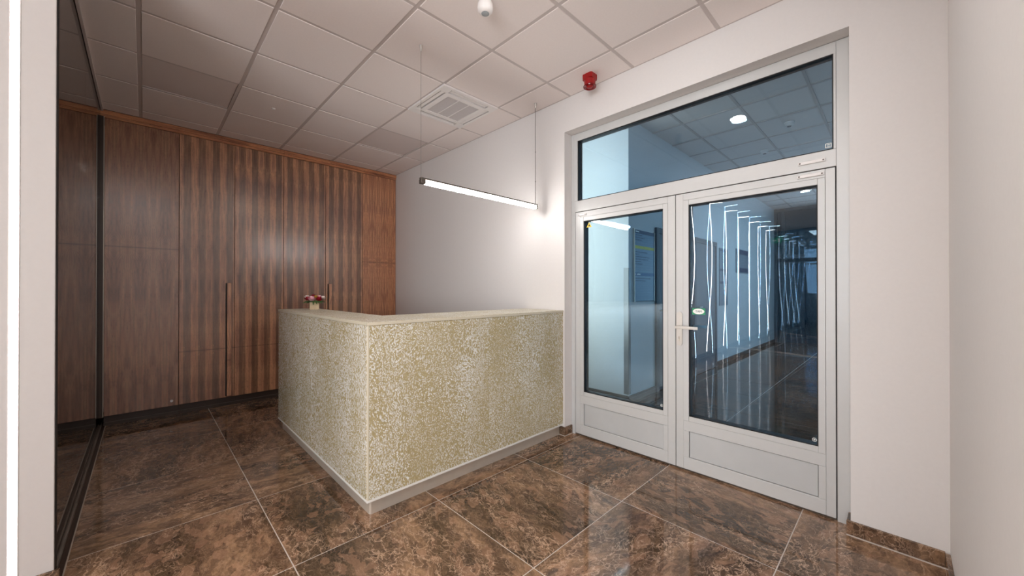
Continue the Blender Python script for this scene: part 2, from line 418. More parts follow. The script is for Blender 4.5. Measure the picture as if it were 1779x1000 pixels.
for y in GY:
    for a, b_ in zip(XE, XE[1:]): box('cross_rail', 'rail', a + .0125, b_ - .0125, y - .012, y + .012, 3.001, 3.022, ce)
box('wall_angle', 'rail', XW - .012, XW, -.15, YB, 3.0005, 3.022, ce)
box('ceiling_lobby', 'slab', -13.2, -3.7, -2.8, 2.6, 3.0, 3.14, label='pale ceiling far down the lobby', **S)

# ------------------------------------------------------------------ setting: walls
DY0, DY1, DZ = .188, 2.092, 2.703
obj('wall_right', B().box(XW, 2.93, DY1, 5.9, 0, 3.04).box(XW, 2.93, -.35, DY0, 0, 3.04).box(XW, 2.93, DY0, DY1, DZ, 3.04), 'wall',
    label='white painted wall holding the glazed double door', **S)
box('wall_back', 'wall', -3.7, 2.93, 5.9, 6.0, 0, 3.04, label='wall hidden behind the wooden cupboards', **S)
box('wall_left', 'pillar', -13.2, -.278, 2.586, 2.642, 0, 3.04, bev=.002, label='white wall end with the upright light line at the left', **S)
box('wall_side', 'wall', -3.8, -3.7, 2.84, 6.0, 0, 3.04, label='side wall of the room behind the smoked glass', **S)
box('wall_near', 'wall', .62, XW, -.35, -.158, 0, 3.04, bev=.003, label='white wall meeting the door wall at the right corner', **S)
box('wall_lobby', 'wall', -13.2, XW, -2.9, -2.8, 0, 3.04, label='far side wall of the lobby', **S)
# end wall of the lobby with daylight windows
we = B()
we.box(-13.3, -13.2, -2.8, 2.84, 0, 1.12).box(-13.3, -13.2, -2.8, 2.84, 2.9, 3.04).box(-13.3, -13.2, 2.5, 2.84, 1.12, 2.9).box(-13.3, -13.2, -2.8, -2.3, 1.12, 2.9)
obj('wall_end', we, 'wall', label='end wall of the lobby around a wide window', **S)
wn = empty('window_2', (-13.25, .1, 1.12), label='wide white framed window at the lobby end', **S)
for y in (-2.28, -1.1, .1, 1.3, 2.48): box('mullion', 'white_pl', -13.27, -13.23, y - .03, y + .03, 1.12, 2.9, wn)
box('rail', 'white_pl', -13.27, -13.23, -2.3, 2.5, 2.27, 2.33, wn)
box('pane', 'glass_clear', -13.253, -13.247, -2.3, 2.5, 1.12, 2.9, wn)
wf = B()  # wall and window added to house the lobby fill light
wf.box(-4.2, -4.0, -2.8, .30, 0, .50).box(-4.2, -4.0, -2.8, .30, 2.6, 3.04).box(-4.2, -4.0, .12, .30, .5, 2.6).box(-4.2, -4.0, -2.8, -2.62, .5, 2.6)
obj('wall_added', wf, 'wall', label='added lobby wall around the fill light window', **S)
wn = empty('window_added', (-4.1, -1.25, .5), label='added window housing the lobby fill light', **S)
for y in (-2.6, -1.25, .10): box('mullion', 'white_pl', -4.12, -4.06, y - .025, y + .025, .5, 2.6, wn)
box('pane', 'glass_far', -4.095, -4.089, -2.6, .1, .5, 2.6, wn)
# glass screen with doors across the lobby
ls = empty('door_4', (-7.4, 0, 0), label='dark framed glass screen with doors across the lobby', **S)
fr = B().box(-7.43, -7.37, -2.8, 2.58, 2.06, 2.16).box(-7.43, -7.37, -2.8, 2.58, 2.94, 3.0)
for y in (-2.77, -.2, .85, 1.9, 2.55): fr.box(-7.43, -7.37, y - .03, y + .03, 0, 3.0)
obj('frame', fr, 'door_frm', ls)
for a, b_ in ((-2.74, -.23), (-.17, .82), (.88, 1.87), (1.93, 2.52)):
    box('pane', 'glass_far', -7.405, -7.395, a, b_, .02, 2.06, ls); box('pane', 'glass_far', -7.405, -7.395, a, b_, 2.16, 2.94, ls)

# skirting tiles
def skirt(name, runs, label):
    e = empty(name, (runs[0][0], runs[0][2], 0), label=label, **S)
    for (x0, x1, y0, y1) in runs:
        box('skirting_tile', 'marble_d', x0, x1, y0, y1, .006, .076, e, .0015)
        g = .001
        box('grout_line', 'grout', x0 - (g if x1 - x0 < .1 else 0), x1, y0, y1, 0, .006, e)
    return e
skirt('baseboard_right', [(XW - .016, XW, -.142, .2045), (XW + .001, 2.786, .1885, .2035)], 'brown marble skirting right of the glazed door')
skirt('baseboard_corner', [(XW - .016, XW, 2.076, 2.142), (XW + .001, 2.786, 2.076, 2.092)], 'short brown marble skirting block between counter and door')
skirt('baseboard_near', [(1.87, XW - .017, -.158, -.142), (1.066, 1.867, -.158, -.142), (.62, 1.063, -.158, -.142)], 'brown marble skirting along the near right wall')
skirt('baseboard_left', [(-.8, -.262, 2.57, 2.586), (-1.603, -.803, 2.57, 2.586), (-2.406, -1.606, 2.57, 2.586), (-13.2, -2.41, 2.57, 2.586)], 'brown marble skirting under the white wall end at left')
skirt('baseboard_back', [(XW - .016, XW, 2.65, 5.22)], 'marble skirting behind the reception counter')

# ------------------------------------------------------------------ glazed double door
FX = 2.79
w1 = empty('window_1', (FX, 1.14, 0), label='silver aluminium door frame with a wide blue tinted light above', **S)
for y0, y1 in ((.192, .250), (2.050, 2.090)):
    box('jamb', 'alu', FX, FX + .07, y0, y1, 0, 2.70, w1, .0015)
box('head', 'alu', FX, FX + .07, .2505, 2.0495, 2.634, 2.70, w1, .0015)
box('transom', 'alu', FX, FX + .07, .2505, 2.0495, 1.996, 2.094, w1, .0015)
box('bead', 'alu', FX - .0015, FX + .01, 2.022, 2.0495, 2.0945, 2.6335, w1, .001)
box('bead', 'alu', FX - .0015, FX + .01, .2505, .262, 2.0945, 2.6335, w1, .001)
box('threshold', 'alu_dark', FX + .015, FX + .07, .2505, 2.0495, 0, .01, w1)
g = .011
def gasket(par, y0, y1, z0, z1, x0=FX + .004, x1=FX + .066, w=.006):
    b = B().box(x0, x1, y0 - w, y0, z0 - w, z1 + w).box(x0, x1, y1, y1 + w, z0 - w, z1 + w).box(x0, x1, y0, y1, z1, z1 + w).box(x0, x1, y0, y1, z0 - w, z0)
    return obj('gasket', b, 'rubber', par)
def pane(par, y0, y1, z0, z1, x, amp, mode=2, t=.006, ny=14, nz=28):
    """slightly bowed sheet of insulating glass, t thick"""
    bm = bmesh.new(); grids = []
    for s in (0, 1):
        gr = []
        for i in range(ny + 1):
            row = []
            for k in range(nz + 1):
                u = i / ny * 2 - 1; w = k / nz
                d = amp * (1 - u * u) * math.sin(mode * PI * w)
                row.append(bm.verts.new((x + s * t + d, y0 + (y1 - y0) * i / ny, z0 + (z1 - z0) * w)))
            gr.append(row)
        grids.append(gr)
        for i in range(ny):
            for k in range(nz):
                q = (gr[i][k], gr[i + 1][k], gr[i + 1][k + 1], gr[i][k + 1])
                bm.faces.new(q if s else q[::-1])
    b = B(); b.bm.free(); b.bm = bm
    A, Z = grids
    for i in range(ny):
        for k in (0, nz): bm.faces.new((A[i][k], A[i + 1][k], Z[i + 1][k], Z[i][k]))
    for k in range(nz):
        for i in (0, ny): bm.faces.new((A[i][k], A[i][k + 1], Z[i][k + 1], Z[i][k]))
    o = obj('glass_pane', b, 'glass', par)
    for p in o.data.polygons: p.use_smooth = True
    try: o.data.set_sharp_from_angle(angle=math.radians(30))
    except Exception: pass
    return o
AMP = .0013
gasket(w1, .262 + .006, 2.022 - .006, 2.094 + .006, 2.634 - .006)
pane(w1, .2685, 2.0155, 2.1005, 2.6275, FX + .020, .0004, 1)
pane(w1, .2685, 2.0155, 2.1005, 2.6275, FX + .044, -.0004, 1)
def contact(par, y0, y1, z, dz):
    b = B().box(FX - .010, FX - .0002, y0, y1, z - .009 + dz, z + .009 + dz, .002)
    o = obj('door_contact', b, 'white_pl', par, label='small white door contact bar with two screws')
    for yy in (y0 + .009, y1 - .009): obj('screw', B().lathe((FX - .0112, yy, z + dz), [(.0045, 0), (.0045, .0011)], 10, 'x'), 'alu_dark', o)
    return o
contact(w1, .297, .423, 2.042, 0)
# leaves: (hinge side first)
def leaf(name, y0, y1, label):
    """leaf between y0 (right) and y1 (left) in plan"""
    e = empty(name, (FX, (y0 + y1) / 2, .012), label=label, **S)
    return e
def leaf_parts(e, oy0, oy1, by0, by1, gy0, gy1):
    z0, z1 = .014, 1.990
    box('stile', 'alu', FX, FX + .062, oy0, by0, z0, z1, e, .0015); box('stile', 'alu', FX, FX + .062, by1, oy1, z0, z1, e, .0015)
    s = .0005
    box('rail', 'alu', FX, FX + .062, by0 + s, by1 - s, 1.942, z1, e, .0015)
    box('rail', 'alu', FX, FX + .062, by0 + s, by1 - s, .288, .360, e, .0015)
    box('rail', 'alu', FX, FX + .062, by0 + s, by1 - s, z0, .100, e, .0015)
    for a, b_ in ((by0, gy0), (gy1, by1)):
        box('bead', 'alu', FX - .001, FX + .02, a + .001, b_, .361, 1.941, e, .001)
        box('kick_frame', 'alu', FX, FX + .062, a + s, b_, .1005, .2875, e, .001)
    box('bead', 'alu', FX - .001, FX + .02, gy0 + s, gy1 - s, 1.906, 1.941, e, .001)
    box('bead', 'alu', FX - .001, FX + .02, gy0 + s, gy1 - s, .361, .394, e, .001)
    box('kick_panel', 'alu_panel', FX + .007, FX + .05, gy0 + .003, gy1 - .003, .1035, .2845, e, .001)
    q = .006
    gasket(e, gy0 + q, gy1 - q, .394 + q, 1.906 - q)
    pane(e, gy0 + q + .0005, gy1 - q - .0005, .4005, 1.8995, FX + .020, AMP)
    pane(e, gy0 + q + .0005, gy1 - q - .0005, .4005, 1.8995, FX + .044, -AMP)
d2 = leaf('door_2', 1.150, 2.045, 'narrower left leaf of the silver glazed door with kick panel')
leaf_parts(d2, 1.1515, 2.0445, 1.207, 1.994, 1.242, 1.957)
d3 = leaf('door_3', .256, 1.1455, 'wide right leaf of the silver glazed door with lever handle')
leaf_parts(d3, .2555, 1.1465, .299, 1.094, .333, 1.056)
contact(d3, .303, .427, 1.953 + .012, 0)
contact(d2, 1.925, 2.01, 1.963, 0)
for (y0, y1) in ((1.1468, 1.1512), (.2508, .2552), (2.0448, 2.0492)): box('dark_gap_strip', 'rubber', FX + .010, FX + .05, y0, y1, .014, 1.99, w1)
box('dark_gap_strip', 'rubber', FX + .010, FX + .05, .2508, 2.0492, 1.9905, 1.9955, w1)  # added black strips keep the gaps around the leaves dark
# handle
hp = []
for k in range(25):
    a = PI * k / 12
    hp.append((math.cos(a), math.sin(a)))
pl = [(FX - .0095, 1.1195 + .0205 * math.cos(PI * k / 10), 1.119 + .0205 * math.sin(PI * k / 10)) for k in range(11)] + \
     [(FX - .0095, 1.1195 - .0205 * math.cos(PI * k / 10), .914 - .0205 * math.sin(PI * k / 10)) for k in range(11)]
hd = obj('handle_plate', B().poly(pl, (.009, 0, 0)), 'satin', d3, label='satin nickel handle plate with rounded ends')
obj('lever', B().lathe((FX - .055, 1.1205, 1.030), [(.011, 0), (.011, .0454)], 16, 'x')
    .box(FX - .0655, FX - .0545, .974, 1.131, 1.020, 1.041, .004, 2), 'satin', hd, smooth=True)
obj('key_cylinder', B().lathe((FX - .0125, 1.1195, .953), [(.0085, 0), (.0085, .003)], 16, 'x').box(FX - .0125, FX - .0096, 1.1155, 1.1235, .928, .950, .001), 'steel', hd)
obj('key_slot', B().box(FX - .0130, FX - .0126, 1.1185, 1.1205, .944, .962), 'black_ink', hd)
# outside lever, seen through the glass
hb = box('outside_plate', 'satin', FX + .0625, FX + .071, 1.099, 1.140, .894, 1.139, d3, .004)
obj('outside_lever', B().lathe((FX + .0712, 1.1205, 1.030), [(.011, 0), (.011, .045)], 16, 'x').box(FX + .105, FX + .116, .974, 1.131, 1.020, 1.041, .004, 2), 'satin', hb, smooth=True)
# push sticker on the glass
def text(s, size, loc, mat, parent, depth=.0004, rot=(PI / 2, 0, -PI / 2), name='lettering'):
    cu = bpy.data.curves.new(name, 'FONT'); cu.body = s; cu.size = size; cu.align_x = 'CENTER'; cu.align_y = 'CENTER'; cu.extrude = depth
    o = bpy.data.objects.new(name, cu); cu.materials.append(M[mat]); link(o, loc, parent); o.rotation_euler = rot
    return o
SX = FX + .0172
st = box('push_sticker', 'green', SX, SX + .0008, .951, 1.040, 1.122, 1.168, d3, label='green sticker with a white oval reading TAM')
obj('sticker_oval', B().poly([(SX - .0006, .9955 + .0385 * math.cos(2 * PI * k / 32), 1.145 + .0195 * math.sin(2 * PI * k / 32)) for k in range(32)], (.0005, 0, 0)), 'white_ink', st)
text('TAM', .021, (SX - .0010, .9955, 1.145), 'dark_ink', st)
tr = obj('warning_sticker', B().poly([(SX, 1.884 + .0, 1.848), (SX, 1.938, 1.848), (SX, 1.911, 1.892)], (.0006, 0, 0)), 'yellow', d2, label='small yellow triangle warning sticker')
obj('warning_symbol', B().poly([(SX - .0006, 1.899, 1.856), (SX - .0006, 1.921, 1.856), (SX - .0006, 1.915, 1.868), (SX - .0006, 1.906, 1.873)], (.0004, 0, 0)), 'black_ink', tr)
def ring(par, y, z, r, x):
    b = B(); n = 24
    for k in range(n):
        a0, a1 = 2 * PI * k / n, 2 * PI * (k + 1) / n
        pts = [(x, y + q * math.cos(a), z + q * math.sin(a)) for q, a in ((r, a0), (r, a1), (r * .78, a1), (r * .78, a0))]
        b.poly(pts, (.0004, 0, 0))
    b.box(x, x + .0004, y - r * .5, y + r * .45, z - r * .15, z + r * .15).box(x, x + .0004, y - r * .1, y + r * .15, z - r * .45, z + r * .5)
    return obj('glass_mark', b, 'white_ink', par, label='small round white glazing mark')
ring(d3, .353, .424, .011, SX); ring(d2, 1.262, .424, .010, SX)
obj('glass_mark', B().box(SX, SX + .0004, .272, .276, 2.112, 2.137).box(SX, SX + .0004, .297, .300, 2.112, 2.137).box(SX, SX + .0004, .276, .297, 2.134, 2.137).box(SX, SX + .0004, .276, .297, 2.112, 2.115)
    .box(SX, SX + .0004, .280, .292, 2.119, 2.122).box(SX, SX + .0004, .280, .292, 2.126, 2.130), 'white_ink', w1, label='small square glazing mark')

# ------------------------------------------------------------------ corridor behind the door
CH = 3.27
co = obj('floor_corridor', B().box(2.93, 11.4, -1.2, 5.0, -.1, -.0012), 'grout', origin=(3, 0, -.1), label='marble floor of the corridor behind the glass, its dimness painted in', **S)
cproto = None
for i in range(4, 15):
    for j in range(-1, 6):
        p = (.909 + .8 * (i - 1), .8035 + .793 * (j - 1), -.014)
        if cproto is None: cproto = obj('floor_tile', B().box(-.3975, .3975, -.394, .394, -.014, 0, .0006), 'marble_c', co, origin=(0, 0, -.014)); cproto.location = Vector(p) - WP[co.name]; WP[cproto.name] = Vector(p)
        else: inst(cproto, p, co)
cc = obj('ceiling_corridor', B().box(2.93, 11.4, -1.2, 5.0, 3.31, 3.4), 'plenum', origin=(3, 0, 3.31), label='tiled corridor ceiling seen through the transom light', **S)
full = None
cx = [2.93] + [3.41 + .6 * i for i in range(14)] + [11.4]; cy = [-1.2] + [-.59 + .6 * i for i in range(10)] + [5.0]
for a, b_ in zip(cx, cx[1:]):
    for c, d in zip(cy, cy[1:]):
        if a > 4.3 and c > 2.2: continue
        std = abs(b_ - a - .6) < 1e-3 and abs(d - c - .6) < 1e-3
        if std and full: inst(full, ((a + b_) / 2, (c + d) / 2, 3.278), cc); continue
        o = box('ceiling_tile', 'tile_white', a + .011, b_ - .011, c + .011, d - .011, 3.278, 3.30, cc, .003)
        if std: full = o
for x in cx[1:-1]: box('main_rail', 'rail', x - .012, x + .012, -1.2, 5.0 if x < 4.2 else 2.3, CH, 3.29, cc)
for y in cy[1:-1]: box('cross_rail', 'rail', 2.93, 11.4 if y < 2.3 else 4.1, y - .012, y + .012, CH + .001, 3.289, cc)
obj('wall_corridor', B().box(4.0, 4.35, 2.185, 5.0, 0, 3.3).box(4.35, 11.4, 2.185, 2.5, 0, 3.3), 'wall_cool', label='pale corridor wall and its outer corner behind the left leaf', **S)
obj('wall_corridor_side', B().box(2.93, 11.4, -1.3, -1.2, 0, 3.3), 'wall_cool', label='right hand wall of the corridor', **S)
box('wall_corridor_back', 'wall_cool', 2.93, 4.0, 5.0, 5.1, 0, 3.3, label='wall closing the side passage of the corridor', **S)
we2 = empty('door_5', (11.2, .5, 0), label='dark glazed screen at the far end of the corridor', **S)
fr = B().box(11.17, 11.23, -1.2, 2.18, 2.06, 2.14).box(11.17, 11.23, -1.2, 2.18, 3.2, 3.27)
for y in (-1.17, -.1, .95, 2.0, 2.15): fr.box(11.17, 11.23, y - .03, y + .03, 0, 3.27)
obj('frame', fr, 'door_frm', we2)
box('pane', 'glass_far', 11.195, 11.205, -1.14, 2.12, .02, 2.06, we2); box('pane', 'glass_far', 11.195, 11.205, -1.14, 2.12, 2.14, 3.2, we2)
box('wall_corridor_end', 'door_frm', 11.4, 11.5, -1.3, 2.5, 0, 3.3, label='dark wall beyond the corridor screen', **S)
sk = empty('baseboard_corridor', (4.0, 2.185, 0), label='dark skirting around the corridor wall corner', **S)
for (x0, x1, y0, y1) in ((3.985, 4.0, 2.17, 3.0), (3.985, 4.0, 3.003, 5.0), (4.0, 4.66, 2.17, 2.185), (5.66, 5.93, 2.17, 2.185), (6.93, 11.2, 2.17, 2.185)):
    box('skirting_tile', 'skirt_c', x0, x1, y0, y1, 0, .075, sk, .001)
obj('corner_guard', B().box(3.997, 4.0, 2.182, 2.245, .09, 1.55).box(3.997, 4.045, 2.182, 2.185, .09, 1.55), 'guard',
    label='grey metal corner guard on the corridor wall behind the left leaf', cat='corner guard')
# corridor doors
def cdoor(name, x0, x1, label):
    e = empty(name, ((x0 + x1) / 2, 2.185, 0), label=label, **S)
    obj('door_frame', B().box(x0, x0 + .07, 2.155, 2.185, 0, 2.09).box(x1 - .07, x1, 2.155, 2.185, 0, 2.09).box(x0 + .07, x1 - .07, 2.155, 2.185, 2.02, 2.09), 'door_frm', e)
    box('door_panel', 'door_grey', x0 + .072, x1 - .072, 2.165, 2.184, .008, 2.018, e)
    obj('door_handle', B().box(x0 + .10, x0 + .12, 2.125, 2.1648, 1.02, 1.04).box(x0 + .10, x0 + .22, 2.115, 2.13, 1.02, 1.04, .004), 'steel', e)
    return e
cdoor('door_6', 4.665, 5.655, 'grey corridor door just past the blue directory board')
cdoor('door_7', 5.935, 6.925, 'second grey corridor door farther along the corridor')
# directory board
db = empty('directory_board', (4.36, 2.18, 1.16), label='tall blue directory board with text rows on the corridor wall', cat='sign')
box('board', 'brd_blue', 4.112, 4.612, 2.170, 2.1845, 1.163, 2.008, db, .001)
obj('board_edge', B().box(4.100, 4.111, 2.162, 2.1845, 1.155, 2.016), 'steel', db)
box('board_edge', 'steel', 4.613, 4.620, 2.162, 2.1845, 1.155, 2.016, db)
box('heading_band', 'brd_navy', 4.113, 4.611, 2.1675, 2.1695, 1.965, 2.006, db)
box('yellow_band', 'brd_yel', 4.113, 4.611, 2.1675, 2.1695, 1.785, 1.820, db)
box('heading_band', 'brd_mid', 4.113, 4.611, 2.1675, 2.1695, 1.462, 1.500, db)
hb_ = B(); rows = B()
hb_.box(4.14, 4.22, 2.1668, 2.1674, 1.979, 1.993).box(4.17, 4.25, 2.1668, 2.1674, 1.474, 1.488).box(4.13, 4.14, 2.1668, 2.1674, 1.474, 1.488)
z = 1.945
rr = random.Random(3)
while z > 1.19:
    if not (1.77 < z < 1.835 or 1.45 < z < 1.515):
        rows.box(4.118, 4.606, 2.1690, 2.1697, z - .0135, z - .0122)
        if z > 1.86 or 1.60 < z < 1.77 or 1.38 < z < 1.45 or rr.random() < .12:
            x = 4.135
            for _ in range(rr.randint(2, 6)):
                L = rr.uniform(.02, .07); rows.box(x, min(x + L, 4.58), 2.1688, 2.1697, z - .004, z + .005); x += L + .012
                if x > 4.55: break
    z -= .0285
obj('heading_text', hb_, 'white_ink', db, kind='stuff'); obj('text_rows', rows, 'brd_navy', db, kind='stuff')
# notice boards farther on
def notice(x0, x1, z0, z1, label, bands):
    e = empty('notice_board', ((x0 + x1) / 2, 2.18, z0), label=label, cat='sign')
    box('board', 'brd_grey', x0, x1, 2.172, 2.1845, z0, z1, e, .001)
    for (a, c) in bands: box('print_band', 'brd_navy', x0 + .03, x1 - .03, 2.1695, 2.1718, a, c, e)
    return e
notice(7.10, 7.55, 1.02, 2.02, 'tall grey notice board with dark rows past the second door', [(1.97, 1.99), (1.62, 1.66), (1.40, 1.44)])
notice(8.05, 8.85, 1.62, 2.08, 'wide grey notice board with dark bands down the corridor', [(1.98, 2.07), (1.64, 1.72)])
def downlight(p, label):
    e = empty('downlight', p, label=label, cat='light', group='round ceiling downlights')
    obj('trim_ring', B().lathe(p, [(.078, 0), (.078, -.004), (.066, -.006)], 28), 'white_pl', e)
    obj('diffuser', B().lathe((p[0], p[1], p[2] - .0065), [(.064, 0), (.064, -.002)], 28), 'down', e); return e
downlight((8.3, .35, CH), 'round downlight in the corridor ceiling')
for x, s in ((1.41, 'nearest the glazed door'), (-2.45, 'in the middle of the lobby'), (-5.17, 'before the lobby glass screen')):
    downlight((x, 1.12, 2.998), 'round white lobby ceiling downlight ' + s)
def detector(p, label):
    e = empty('smoke_detector', p, label=label, cat='detector')
    obj('detector_base', B().lathe(p, [(.052, 0), (.052, -.012), (.049, -.016)], 24), 'white_pl', e, smooth=True)
    obj('detector_head', B().lathe((p[0], p[1], p[2] - .0165), [(.046, 0), (.044, -.018), (.028, -.030), (.022, -.030)], 24), 'white_pl', e, smooth=True)
    obj('detector_slots', B().lathe((p[0], p[1], p[2] - .0468), [(.0225, 0), (.018, -.006)], 16), 'dark_ink', e); return e
detector((5.45, .91, CH), 'round white smoke detector on the corridor ceiling, nearer the transom corner')
detector((6.30, 1.34, CH), 'fainter smoke detector farther down the corridor ceiling')
ex = empty('exit_sign', (-7.1, 2.35, 2.70), label='green illuminated exit sign hanging before the lobby glass screen', cat='sign')
box('sign_panel', 'exit', -7.11, -7.09, 2.24, 2.50, 2.62, 2.78, ex)
obj('sign_symbol', B().box(-7.088, -7.086, 2.27, 2.33, 2.65, 2.75).box(-7.088, -7.086, 2.36, 2.46, 2.69, 2.71).poly([(-7.088, 2.43, 2.67), (-7.088, 2.47, 2.70), (-7.088, 2.43, 2.73)], (.002, 0, 0)), 'exit_w', ex)
for y in (2.27, 2.46): box('hanger', 'steel', -7.104, -7.096, y, y + .01, 2.78, 3.0, ex)

# ------------------------------------------------------------------ upright light lines on the left wall
ORD = ['', 'second', 'third', 'fourth', 'fifth', 'sixth', 'seventh', 'eighth', 'ninth', 'tenth', 'eleventh', 'twelfth', 'thirteenth', 'last']
src = None
for k in range(14):
    x = -.390 - .920 * k
    lab = 'upright white light line set in the white wall end at left' if k == 0 else 'upright light line in the lobby wall, %s counting from the white wall end' % ORD[k]
    if src is None:
        src = empty('light_strip', (x, 2.586, .08), label=lab, cat='light', group='upright light lines along the lobby wall')
        box('diffuser', 'strip', x - .0118, x + .0118, 2.5849, 2.5859, .085, 2.997, src)
        for q in (-1, 1): box('profile_edge', 'white_pl', x + q * .0132 - .0013, x + q * .0132 + .0013, 2.5838, 2.5859, .085, 2.997, src)
        box('ceiling_diffuser', 'strip', x - .0118, x + .0118, 2.36, 2.583, 2.9965, 2.9995, src)
    else: copy_thing(src, (x, 2.586, .08), label=lab)

# ------------------------------------------------------------------ smoked glass partition
gp = empty('partition_glass', (-.30, 4.0, 0), label='smoked glass partition between the white wall end and the cupboards', cat='partition', kind='structure')
box('pane', 'glass_dark', -.305, -.295, 2.645, 3.998, .03, 2.985, gp); box('pane', 'glass_dark', -.305, -.295, 4.002, 5.215, .03, 2.985, gp)
obj('floor_channel', B().box(-.328, -.308, 2.645, 5.30, 0, .022).box(-.308, -.290, 2.645, 5.30, 0, .012).box(-.290, -.284, 2.645, 5.30, 0, .022), 'channel', gp)
box('floor_lip', 'steel', -.262, -.257, 2.645, 5.30, 0, .004, gp); box('floor_gap', 'plinth_dark', -.283, -.263, 2.645, 5.30, 0, .002, gp)
obj('ceiling_channel', B().box(-.322, -.308, 2.645, 5.22, 2.975, 2.9995).box(-.292, -.278, 2.645, 5.22, 2.975, 2.9995), 'rail', gp)
obj('ceiling_gap', B().box(-.307, -.293, 2.645, 5.22, 2.988, 2.9995), 'rubber', gp)
box('wall_channel', 'plinth_dark', -.3115, -.2755, 5.216, 5.238, .10, 2.93, gp); box('edge_seal', 'rubber', -.2778, -.2762, 2.592, 2.644, 0, 2.999, gp)
obj('channel_edge', B().box(-.3165, -.3125, 5.228, 5.239, .10, 2.93).box(-.2745, -.2705, 5.228, 5.239, .10, 2.93), 'steel', gp)

# ------------------------------------------------------------------ walnut cupboards
ZB, ZT = .103, 2.922
def unit(x0, x1, label, doors, handle=None):
    e = empty('cupboard', ((x0 + x1) / 2, 5.5, 0), label=label, cat='cupboard', group='walnut cupboards along the back wall')
    box('carcass', 'plinth_dark', x0 + .001, x1 - .001, 5.264, 5.88, ZB, 2.995, e)
    box('plinth', 'plinth_dark', x0 + .0005, x1 - .0005, 5.285, 5.34, 0, ZB - .001, e)
    box('plinth_trim', 'alu_dark', x0 + .0005, x1 - .0005, 5.279, 5.2845, .03, .036, e)
    for (a, b_, mat) in doors:
        d = box('door', mat, a + .002, b_ - .002, YB, YB + .021, ZB, ZT, e, .001)
        if handle and a < handle[0] < b_:
            h = box('handle', 'vhandle', handle[0], handle[1], YB - .016, YB - .0003, ZB + .012, 1.372, d, .003, label='upright walnut bar handle with knotty grain')
            gx = handle[0] - .006
            box('handle_groove', 'rubber', gx - .006, gx + .005, YB - .0012, YB - .0002, ZB + .012, 1.372, d)
    return e
unit(-2.2, -.86, 'walnut cupboard farthest left, deep behind the smoked glass', [(-2.2, -.86, 'vplain')])
unit(-.86, -.316, 'walnut cupboard seen through the smoked glass', [(-.86, -.316, 'vplain')])
u = unit(-.270, .262, 'wide plain walnut cupboard beside the smoked glass', [(-.270, .262, 'vplain')])
kd = [c for c in u.children if c.name.startswith('door')][0]
obj('door_knob', B().lathe((.2077, YB - .012, .1537), [(.011, 0), (.013, .004), (.013, .0118)], 16, 'y'), 'white_pl', kd, smooth=True, label='small round white stop')
unit(.262, 1.218, 'striped walnut cupboard with two doors left of the counter', [(.262, .733, 'vstripe'), (.733, 1.218, 'vstripe')], (.664, .704))
unit(1.218, 2.187, 'striped walnut cupboard with two doors behind the counter', [(1.218, 1.701, 'vstripe'), (1.701, 2.187, 'vstripe')], (1.738, 1.778))
unit(2.187, 2.6885, 'plain walnut cupboard in the right back corner', [(2.187, 2.686, 'vplain2')])
for n, (a, b_) in enumerate(((-2.2, -.3), (-.3, 1.218), (1.219, 2.688))):
    obj('trim_%d' % (n + 1), B().box(a, b_, YB - .004, YB + .022, 2.926, 2.952, .001).box(a, b_, YB - .014, YB + .022, 2.9525, 2.994, .002), 'vtrim', label='walnut cornice board above the cupboards, ' + ('behind the smoked glass', 'left length', 'right length')[n], **S)

# ------------------------------------------------------------------ reception counter
rc = empty('reception_counter', (1.8, 2.6, 0), label='L shaped reception counter in gold and pearl flake panels on a steel plinth', cat='counter')
CX, CY, T = .908, 2.106, .02
XR = XW - .002
z0, z1 = .104, 1.0935
JX, JY = 1.816, 3.105
box('front_panel', 'flake', CX + .012, JX - .0008, CY, CY + T, z0, z1, rc, .0015)
box('front_panel', 'flake', JX + .0008, XR, CY, CY + T, z0, z1, rc, .0015)
box('side_panel', 'flake_side', CX, CX + T, CY + .012, JY - .0008, z0, z1, rc, .0015)
box('side_panel', 'flake_side', CX, CX + T, JY + .0008, 4.078, z0, z1, rc, .0015)
obj('corner_edge', B().box(CX, CX + .0115, CY, CY + .0115, z0, z1, .002), 'resin', rc)
L = [(CX - .003, CY - .003), (XR, CY - .003), (XR, 2.585), (1.222, 2.585), (1.222, 4.084), (CX - .003, 4.084)]
obj('countertop', B().poly([(x, y, 1.103) for x, y in L], (0, 0, .011)), 'flake_top', rc)
obj('countertop_edge', B().box(CX - .0035, XR, CY - .0035, CY + .004, 1.0942, 1.1135, .0015).box(CX - .0035, CX + .004, CY - .003, 4.0845, 1.0942, 1.1135, .0015)
    .box(CX, 1.222, 4.078, 4.0845, 1.0942, 1.1135), 'resin', rc)
obj('base_rim', B().box(CX - .0015, XR, CY - .0015, CY + .024, .090, .1035, .001).box(CX - .0015, CX + .024, CY + .024, 4.08, .090, .1035, .001), 'white_lac', rc)
pts = [(.937, 4.05)]
R = .014
pts += [(.937 + R - R * math.cos(a), 2.140 + R - R * math.sin(a)) for a in [PI / 2 * k / 6 for k in range(7)]]
pts += [(XR, 2.140), (XR, 2.160), (.957, 2.160), (.957, 4.05)]
obj('plinth', B().poly([(x, y, 0) for x, y in pts], (0, 0, .0895)), 'steel', rc, smooth=True)
obj('carcass', B().box(CX + .021, 1.20, CY + .021, 4.07, .105, 1.102).box(1.20, XR, CY + .021, 2.56, .105, 1.102), 'resin', rc)

